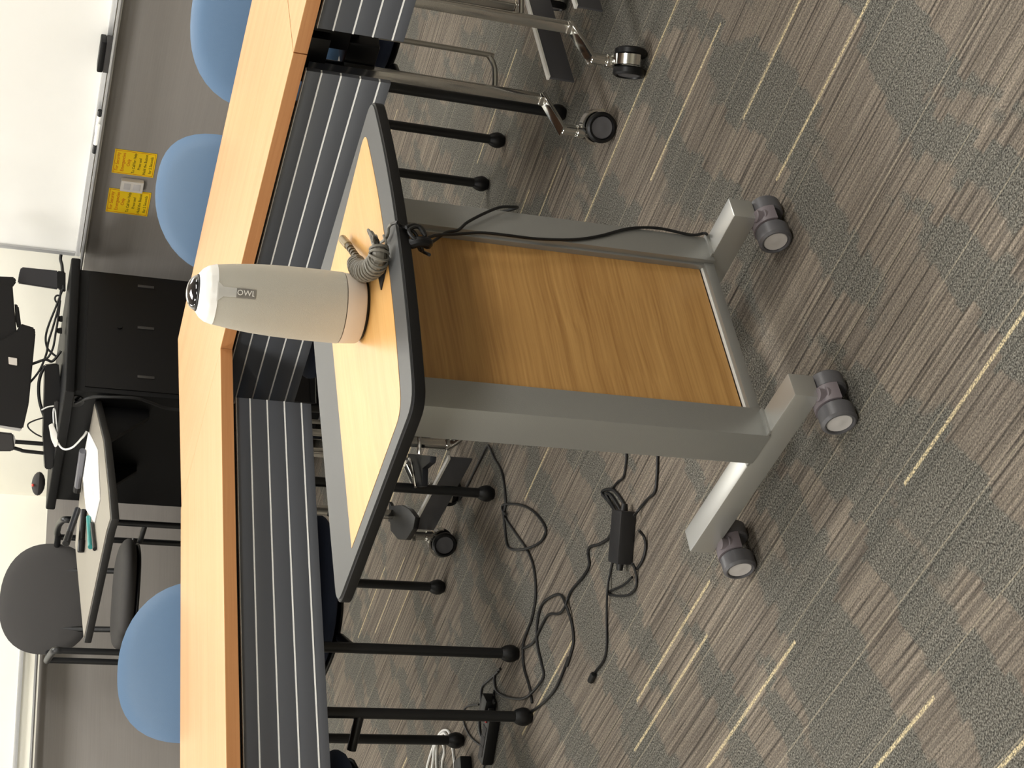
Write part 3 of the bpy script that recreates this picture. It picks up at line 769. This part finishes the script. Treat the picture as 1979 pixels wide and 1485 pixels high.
cable('thin black cord ending in a small plug on the open carpet', [z8(1435, 800, .012), z8(1455, 870), z8(1450, 940), z8(1410, 980), z8(1340, 986), z8(1290, 968), z8(1380, 925, .008), z8(1430, 880, .01)], .0026)
t = cable('thin black cord running straight from the brick to a barrel plug', [z8(1375, 640, .004), z8(1335, 720), z8(1305, 850), z8(1288, 960, .009), z8(1284, 1100), z8(1284, 1260), z8(1270, 1350), z8(1225, 1415), z8(1205, 1440)], .0026)
mb = MB(); mb.cyl(z8(1210, 1435, .007), z8(1190, 1478, .007), .0068, 12, .001); mb.build('barrel_plug', M_cord, t)
cable('black cord curling around the outer side of the power brick', [z8(1470, 610, .02), z8(1500, 650, .006), z8(1508, 710), z8(1490, 780), z8(1455, 830), z8(1430, 800, .014)], .003)
cable('black cord running from the power brick back under the cart', [z8(1440, 530, .016), z8(1470, 490, .006), z8(1520, 430), z8(1560, 390), z8(1572, 300), z8(1576, 180), z8(1570, 60), z8(1560, -120)], .003)
t = cable('folded bundle of black cord tied beside the power brick', [z8(1345, 520, .012), z8(1300, 450), z8(1258, 398), z8(1275, 378), z8(1320, 378), z8(1360, 420), z8(1385, 470), z8(1370, 500), z8(1350, 470), z8(1310, 410), z8(1280, 400), z8(1300, 440), z8(1340, 505, .012), z8(1372, 515, .014)], .0036)
cable('thin black cord leading up from the tied bundle under the cart', [z8(1310, 378), z8(1345, 335), z8(1380, 305), z8(1392, 240), z8(1398, 180), z8(1395, 60), z8(1380, -80)], .0026)
cable('thin black cord looping from the outlet strip behind the near chair leg', [z9(1255, 1012), z9(1180, 1022), z9(1145, 1055), z9(1145, 1150), z9(1195, 1255), z9(1290, 1340), z9(1310, 1400), z9(1285, 1500)], .0026)
cable('black cord running beside the outlet strip at the frame edge', [z9(1400, 765), z9(1330, 830), z9(1278, 885), z9(1270, 1010), z9(1258, 1160), z9(1275, 1260), z9(1330, 1370), z9(1345, 1420)], .0033)
st = thing('outlet_strip', 'black outlet strip on the carpet behind the near chair leg', 'outlet strip')
s0, s1 = z9(1400, 1110, 0), z9(1345, 1440, 0)
sd = (s0-s1); Ls = sd.length; sd.normalize(); st.matrix_world = frame2(s1, sd, Vector((-sd.y, sd.x, 0)))
mb = MB(); mb.box(0, Ls, -.022, .022, .0005, .03, .006); mb.build('housing', M_black, st)
mb = MB(); mb.box(Ls*.9, Ls*.9+.012, -.008, .008, .03, .034, .002); mb.build('switch', mat('red_switch', (170, 40, 38), .4), st)
for k in range(3):
    mb = MB(); mb.box(Ls*(.15+.22*k), Ls*(.15+.22*k)+.025, -.013, .013, .03, .0312, .001); mb.build('socket', M_char, st)
pk = thing('plug_adapter', 'small black plug adapter lying ahead of the outlet strip', 'power adapter'); q = z9(1365, 1030, 0); pk.location = (q.x, q.y, 0); pk.rotation_euler = (0, 0, R(70))
mb = MB(); mb.box(-.02, .02, -.028, .028, .0005, .03, .005); mb.build('housing', M_black, pk)
mb = MB(); mb.box(-.026, -.02, -.012, .012, .006, .022, .002); mb.build('cord_grip', M_cord, pk)
tk = cable('short black cord dropping into the small plug adapter', [z9(1372, 905), z9(1365, 960), z9(1368, 1000, .015)], .0033)
pk2 = thing('plug_adapter', 'small black plug at the edge beside the white cable coil', 'power adapter'); q = z9(1180, 1475, 0); pk2.location = (q.x, q.y, 0); pk2.rotation_euler = (0, 0, R(30))
mb = MB(); mb.box(-.02, .02, -.03, .03, .0005, .032, .005); mb.build('housing', M_black, pk2)
mb = MB(); mb.box(-.012, .012, .03, .034, .008, .022, .001); mb.build('cord_grip', M_cord, pk2)
wc = thing('white_cable_coil', 'white cable coil on the carpet at the bottom left behind a chair leg', 'cable')
for pts in ([z9(865, 1500), z9(890, 1400), z9(930, 1290), z9(975, 1215), z9(1020, 1205), z9(1045, 1250), z9(1060, 1340), z9(1072, 1430), z9(1078, 1500)],
            [z9(942, 1500), z9(940, 1400), z9(945, 1300), z9(965, 1268), z9(985, 1295), z9(998, 1360), z9(985, 1430), z9(980, 1500)],
            [z9(905, 1500, .009), z9(915, 1420, .009), z9(925, 1330, .01), z9(960, 1255, .01), z9(1000, 1225, .01), z9(1030, 1290, .009)]):
    mb = MB(); mb.tube(pts, .0036, 8, 6); mb.build('cord', M_wcord, wc)

# ------------------------------------------------------------------ podium in the corner
PZ = .98
p_r, p_c, p_l = at(138, 497, PZ), at(125, 756, PZ), at(86, 1018, PZ)
ux = (p_r-p_c); Wx = ux.length; ux.normalize(); uy = Vector((-ux.y, ux.x, 0)); Wy = (p_l-p_c).dot(uy)
PM = frame2(Vector((p_c.x, p_c.y, 0)), ux, uy)
pod = thing('lectern', 'black lectern cabinet on casters in the room corner, loaded with cables', 'lectern'); pod.matrix_world = PM
mb = MB(); mb.box(.03, Wx-.03, .03, Wy-.03, .06, PZ-.035, .004); mb.build('cabinet', M_podium, pod)
mb = MB(); mb.box(0, Wx, 0, Wy, PZ-.035, PZ, .008, seg=3); mb.build('worktop', M_podium, pod)
mb = MB(); mb.box(.05, Wx-.05, .026, .03, .1, PZ-.07, .001); mb.build('access_panel', mat('podium_panel', (11, 9, 8), .55, spec=.22), pod)
for x in (.1, .3, .53):
    mb = MB(); q = PM.inverted() @ on(282, {.1: 730, .3: 635, .53: 555}[x], PM @ Vector((0, .026, 0)), uy)
    mb.box(q.x-.006, q.x+.006, .023, .027, q.z-.03, q.z+.03, .001); mb.build('latch', mat('latch_grey', (70, 68, 66), .4, .5), pod)
q = PM.inverted() @ on(231, 633, PM @ Vector((0, .026, 0)), uy)
mb = MB(); mb.cyl((q.x, .0255, q.z), (q.x, .021, q.z), .009, 16); mb.build('key_lock', M_black, pod)
for x, y in ((.08, .08), (Wx-.08, .08), (.08, Wy-.08), (Wx-.08, Wy-.08)): caster(pod, x, y, .4, r=.03, chrome=False, ztop=.07)
hq = PM.inverted() @ on(146, 775, PM @ Vector((.03, 0, 0)), ux)
mb = MB(); mb.cyl((.031, hq.y, hq.z), (.026, hq.y, hq.z), .032, 24, .001); mb.build('cable_port', mat('port_black', (8, 8, 9), .25), pod)
mb = MB(); mb.box(.024, .0262, hq.y-.004, hq.y+.004, hq.z-.006, hq.z+.002, .001); mb.build('port_mark', M_owlw, pod)
# side shelf on brackets
SZ = .872
sp_ = [at(182, 782, SZ), at(200, 850, SZ), at(210, 950, SZ), at(214, 1003, SZ), at(206, 1030, SZ), at(161, 1243, SZ), at(144, 1056, SZ), at(150, 900, SZ)]
inv = PM.inverted(); poly = []
for q in sp_:
    r__ = inv @ q; poly.append((r__.x, r__.y))
poly[-1] = (.03, poly[-1][1]); poly[0] = (.028, poly[0][1])
poly = poly[:6] + [(min(.028, poly[6][0]), poly[6][1]) ] + [(.028, .5)]
mb = MB(); mb.prism(poly, SZ-.026, SZ-.002, .006); mb.build('side_shelf', M_blackedge, pod)
mb = MB(); mb.prism(grow(poly, .965), SZ-.003, SZ, 0); mb.build('shelf_surface', M_shelf, pod)
for yy in (.12, .46):
    mb = MB()
    mb.prism([(0, 0), (.16, 0), (.16, -.02), (.03, -.17), (0, -.17)], -.012, .012, .001, Matrix.Translation((.03, yy, SZ-.027)) @ Matrix(((-1, 0, 0, 0), (0, 0, 1, 0), (0, 1, 0, 0), (0, 0, 0, 1))))
    mb.build('shelf_bracket', M_black, pod)
def onp(px, py, z): return at(px, py, z)
# papers, pens and remotes on the shelf
def flat_item(name, label, cat, quadpx, z, th, m, bev=0.0005, extra=None):
    t = thing(name, label, cat); ps = [at(x, y, z) for x, y in quadpx]
    c = sum(ps, Vector())/len(ps); t.location = (c.x, c.y, z)
    mb = MB(); mb.prism([(p.x-c.x, p.y-c.y) for p in ps], 0, th, bev); mb.build(extra or 'sheet', m, t); return t, c
tp, c = flat_item('paper_stack', 'white printed papers lying on the lectern side shelf', 'paper', [(173, 835), (190, 870), (194, 965), (184, 1010), (168, 985), (160, 900)], SZ+.0006, .004, M_paper)
mb = MB()
for k in range(5):
    a0 = at(176+2*k, 890, SZ+.0046); a1 = at(172+2*k, 970, SZ+.0046)
    mb.cyl((a0.x-c.x, a0.y-c.y, .0044), (a1.x-c.x, a1.y-c.y, .0044), .0008, 4)
mb.build('print_lines', mat('grey_print', (150, 150, 152), .6), tp)
def stick(name, label, cat, a, b, z, r_, m, m2, part='barrel', part2='cap', lift=0):
    t = thing(name, label, cat); p, q = at(a[0], a[1], z+r_), at(b[0], b[1], z+r_+lift); t.location = (p.x, p.y, z)
    o = Vector((p.x, p.y, z)); p -= o; q -= o
    mb = MB(); mb.cyl(p, p.lerp(q, .72), r_, 12, r_*.2); mb.build(part, m, t)
    mb = MB(); mb.cyl(p.lerp(q, .70), q, r_*1.08, 12, r_*.2); mb.build(part2, m2, t)
    return t
stick('marker_pen', 'teal marker pen lying on the papers of the side shelf', 'pen', (171, 1000), (175, 1058), SZ+.005, .008, M_teal, M_teal)
stick('marker_pen', 'black pen lying at the end of the papers beside the teal pen', 'pen', (178, 1012), (183, 1062), SZ+.001, .006, M_black, M_black)
stick('remote_control', 'black remote control lying on the shelf, nearest the tip', 'remote', (162, 985), (156, 1068), SZ+.001, .011, M_black, M_black, 'body', 'end_cap')
stick('remote_control', 'black remote control propped up against the shelf items', 'remote', (150, 985), (127, 1052), SZ+.014, .012, M_darkmet, M_black, 'body', 'end_cap', .04)
t = thing('phone_handset', 'grey handset lying on the shelf behind the papers', 'handset'); q0, q1 = at(160, 872, SZ+.018), at(150, 940, SZ+.018)
mb = MB(); mb.tube([q0, q0.lerp(q1, .5), q1], .016, 10, 4, flat=.8); mb.build('body', mat('handset_grey', (92, 92, 98), .4), t)
mb = MB(); q2 = q1.lerp(q0, -.15); mb.tube([q1, q2], .014, 10, 0); mb.build('earpiece', M_black, t)

# things on top of the lectern (positions measured on its top)
def pm(x, y, z=PZ): return PM @ Vector((x, y, z))
mid = pm(Wx*.45, Wy*.35)
planeP = Vector((mid.x, mid.y, 0)); planeN = Vector((0, 1, 0))      # upright plane through the middle of the worktop
def pv(px, py, dy=0.0): return on(px, py, planeP+Vector((0, dy, 0)), planeN)
# display seen from behind
def upbox(name_, pxs, m, parent, th=.04, dy=0, bev=.004):
    """upright slab whose outline stands over the worktop"""
    ps = [pv(x, y, dy) for x, y in pxs]
    b = bmesh.new(); f0 = [b.verts.new((p.x, p.y-th/2, p.z)) for p in ps]; f1 = [b.verts.new((p.x, p.y+th/2, p.z)) for p in ps]
    n = len(ps); b.faces.new(f0); b.faces.new(f1[::-1])
    for i in range(n): b.faces.new((f0[i], f1[i], f1[(i+1) % n], f0[(i+1) % n]))
    bmesh.ops.recalc_face_normals(b, faces=b.faces)
    bmesh.ops.bevel(b, geom=list(b.edges), offset=bev, segments=2, affect='EDGES')
    mb = MB(); mb.merge(b); return mb.build(name_, m, parent)
mon = thing('monitor', 'black monitor seen from behind, cut by the frame above the lectern', 'monitor')
upbox('back_shell', [(-60, 548), (24, 550), (27, 590), (32, 640), (30, 700), (-60, 700)], M_black, mon, .05)
upbox('lower_housing', [(40, 626), (66, 634), (68, 645), (55, 780), (44, 828), (-60, 812), (-60, 690), (32, 640)], M_black, mon, .09)
upbox('silver_trim', [(-60, 802), (0, 815), (42, 825), (40, 834), (0, 826), (-60, 812)], M_alu, mon, .06)
upbox('vent_block', [(-60, 532), (28, 536), (32, 545), (24, 556), (-60, 552)], M_black, mon, .04)
upbox('port_label', [(16, 690), (33, 693), (33, 707), (17, 704)], M_dev, mon, .012, dy=-.05, bev=.001)
upbox('hinge_lug', [(28, 586), (36, 592), (41, 630), (34, 636), (30, 620)], M_black, mon, .03)
dc = thing('column_speaker', 'dark grey column standing on the right end of the lectern top', 'speaker')
upbox('column', [(38, 524), (41, 517), (112, 524), (112, 560), (60, 552), (34, 548), (36, 534)], mat('column_grey', (50, 50, 54), .4), dc, .06, dy=.1)
upbox('bottom_cap', [(110, 524), (126, 526), (126, 562), (112, 560)], M_black, dc, .07, dy=.1)
ph = thing('desk_microphone', 'small black keypad unit on two stems at the left of the monitor', 'device')
upbox('keypad', [(-30, 832), (25, 838), (28, 868), (22, 872), (-30, 872)], M_char, ph, .04)
upbox('side_trim', [(24, 838), (30, 846), (28, 866), (24, 868)], M_alu, ph, .03)
mb = MB(); mb.tube([pv(28, 854), pv(82, 858), pv(92, 858)], .008, 10, 3); mb.build('stem', M_black, ph)
mb = MB(); mb.tube([pv(26, 866), pv(40, 870), pv(46, 872), pv(84, 876), pv(94, 876)], .007, 10, 3); mb.build('stem', M_black, ph)
for px, py in ((25, 845), (10, 848), (25, 862), (10, 864)):
    pass
# low black unit and clutter on the top
un = thing('switch_box', 'low black control box lying on the lectern top', 'control box')
upbox('housing', [(86, 705), (112, 702), (118, 760), (112, 830), (100, 905), (86, 905), (82, 840)], M_black, un, .12, dy=.0)
upbox('front_lip', [(106, 775), (114, 775), (112, 820), (104, 820)], M_char, un, .05, dy=-.08)
cc = thing('computer_mouse', 'black computer mouse with a red dot at the left end of the lectern', 'mouse')
mq = at(86, 936, PZ)
mb = MB(); mb.ball((0, 0, .018), .04, 20, .5); o = mb.build('shell', M_char, cc); o.scale = (1.2, .8, 1.3)
mb = MB(); mb.ball((-.005, -.028, .045), .006, 10); mb.build('red_dot', mat('red_dot', (200, 70, 60), .4), cc)
cc.location = (mq.x, mq.y, PZ)
wa = thing('video_adapter', 'white video adapter with a short white lead hanging over the lectern edge', 'adapter')
upbox('connector_body', [(94, 822), (102, 818), (108, 832), (113, 845), (111, 862), (106, 865), (99, 850)], M_owlw, wa, .02, dy=-.15, bev=.002)
mb = MB(); mb.tube([pv(112, 856, -.15), pv(118, 865, -.16), pv(127, 869, -.17), pv(140, 865, -.18), pv(150, 856, -.18), pv(157, 848, -.18)], .0036, 8, 6); mb.build('lead', M_wcord, wa)
mb = MB(); mb.tube([pv(155, 850, -.18), pv(162, 843, -.18), pv(168, 834, -.18)], lambda u: .0055+.002*u, 10, 3, flat=.7); mb.build('plug', M_owlw, wa)
mb = MB(); mb.tube([pv(111, 835, -.15), pv(109, 815, -.14), pv(107, 795, -.13), pv(104, 790, -.13), pv(103, 800, -.14), pv(104, 825, -.15)], .0025, 8, 6); mb.build('lead', M_wcord, wa)
mb = MB(); mb.tube([pv(104, 785, -.12), pv(92, 787, -.12), pv(80, 793, -.12)], .0025, 8, 6); mb.build('lead', M_wcord, wa)
def pc5(x, y, dy=-.02): return pv(x/5.94, 500+y/5.94, dy)
def pc6(x, y, dy=-.02): return pv(x/5.94, 700+y/5.94, dy)
LG = 'thin black cables strung above the lectern top'
for lab, pts, r_ in (
    ('thick black cable hanging in the widest loop behind the lectern top', [pc5(720, 350), pc5(690, 430), pc5(640, 560), pc5(560, 760), pc5(525, 900), pc5(540, 1020), pc5(590, 1080), pc5(640, 1120)], .004),
    ('black cable in the second hanging loop behind the lectern top', [pc5(700, 360), pc5(670, 560), pc5(610, 780), pc5(555, 960), pc5(530, 1100), pc5(450, 1290), pc5(330, 1440)], .004),
    ('black cable in the innermost hanging loop behind the lectern top', [pc5(690, 480), pc5(665, 700), pc5(640, 850), pc5(610, 1020), pc5(555, 1130), pc5(500, 1160), pc5(380, 1210), pc5(300, 1245)], .004),
    ('small black cable curl near the grey column', [pc5(700, 430), pc5(650, 425), pc5(630, 460), pc5(650, 500), pc5(690, 480)], .0035),
    ('thick black cable running down to the monitor housing', [pc5(300, 1235), pc5(400, 1200), pc5(520, 1160), pc5(600, 1180), pc5(680, 1090), pc5(700, 1060)], .005),
    ('black cable sweeping left along the lectern top', [pc6(520, 40), pc6(470, 140), pc6(445, 260), pc6(450, 420), pc6(485, 560), pc6(540, 690), pc6(580, 740)], .006),
    ('thin black cable looping out from the lectern edge', [pc6(500, 640), pc6(400, 670), pc6(325, 710), pc6(330, 760), pc6(400, 820), pc6(480, 860)], .0028)):
    cable(lab, pts, r_, M_cord, name='lectern_cable', group='cables on the lectern')
cable('black cable plugged in over the right end of the lectern top', [pv(118, 492, .12), pv(117, 502, .12), pv(120, 515, .11), pv(122, 545, .08), pv(124, 562, .05)], .006, M_cord, name='lectern_cable', group='cables on the lectern')
for k, (px, py) in enumerate(((117, 617), (116, 640))):
    t = thing('cable_connector', ('black connector block standing on the lectern top, nearer the column', 'black connector block standing on the lectern top, nearer the monitor')[k], 'connector')
    upbox('body', [(px-6, py-5), (px+4, py-7), (px+4, py+6), (px-6, py+4)], M_black, t, .02, bev=.002)
# black cord hanging down from the port
cable('black cord drooping from the lectern cable port', [PM @ Vector((.02, hq.y, hq.z)), on(175, 768, pm(.0, 0), ux), on(210, 768, pm(-.01, 0), ux), on(262, 770, pm(-.01, 0), ux), on(290, 778, pm(-.01, 0), ux), on(325, 790, pm(-.01, 0), ux), on(380, 795, pm(-.01, 0), ux)], .006, M_cord, name='lectern_cable', group='cables on the lectern')

# ------------------------------------------------------------------ tall charcoal chair by the left wall
bc = at(240, 1150, .64); bc = Vector((bc.x, bc.y, 0))
g_ = R(16)
tx = Vector((math.cos(g_), math.sin(g_), 0)); ty = Vector((-tx.y, tx.x, 0))
cpos = on(240, 1148, Vector((0, 6.4, 0)), Vector((0, 1, 0))); cpos.z = 0
TC = frame2(cpos - ty*.2, tx, ty)
chair('tall charcoal armchair with a round back, behind the lectern side shelf', 0, 0, seat_mat=M_char, back_mat=M_char, M=TC, W=.50, D=.43, sz=.645, top=1.105, armz=.91, tube=M_blacktube, bw=.226, bh=.185)
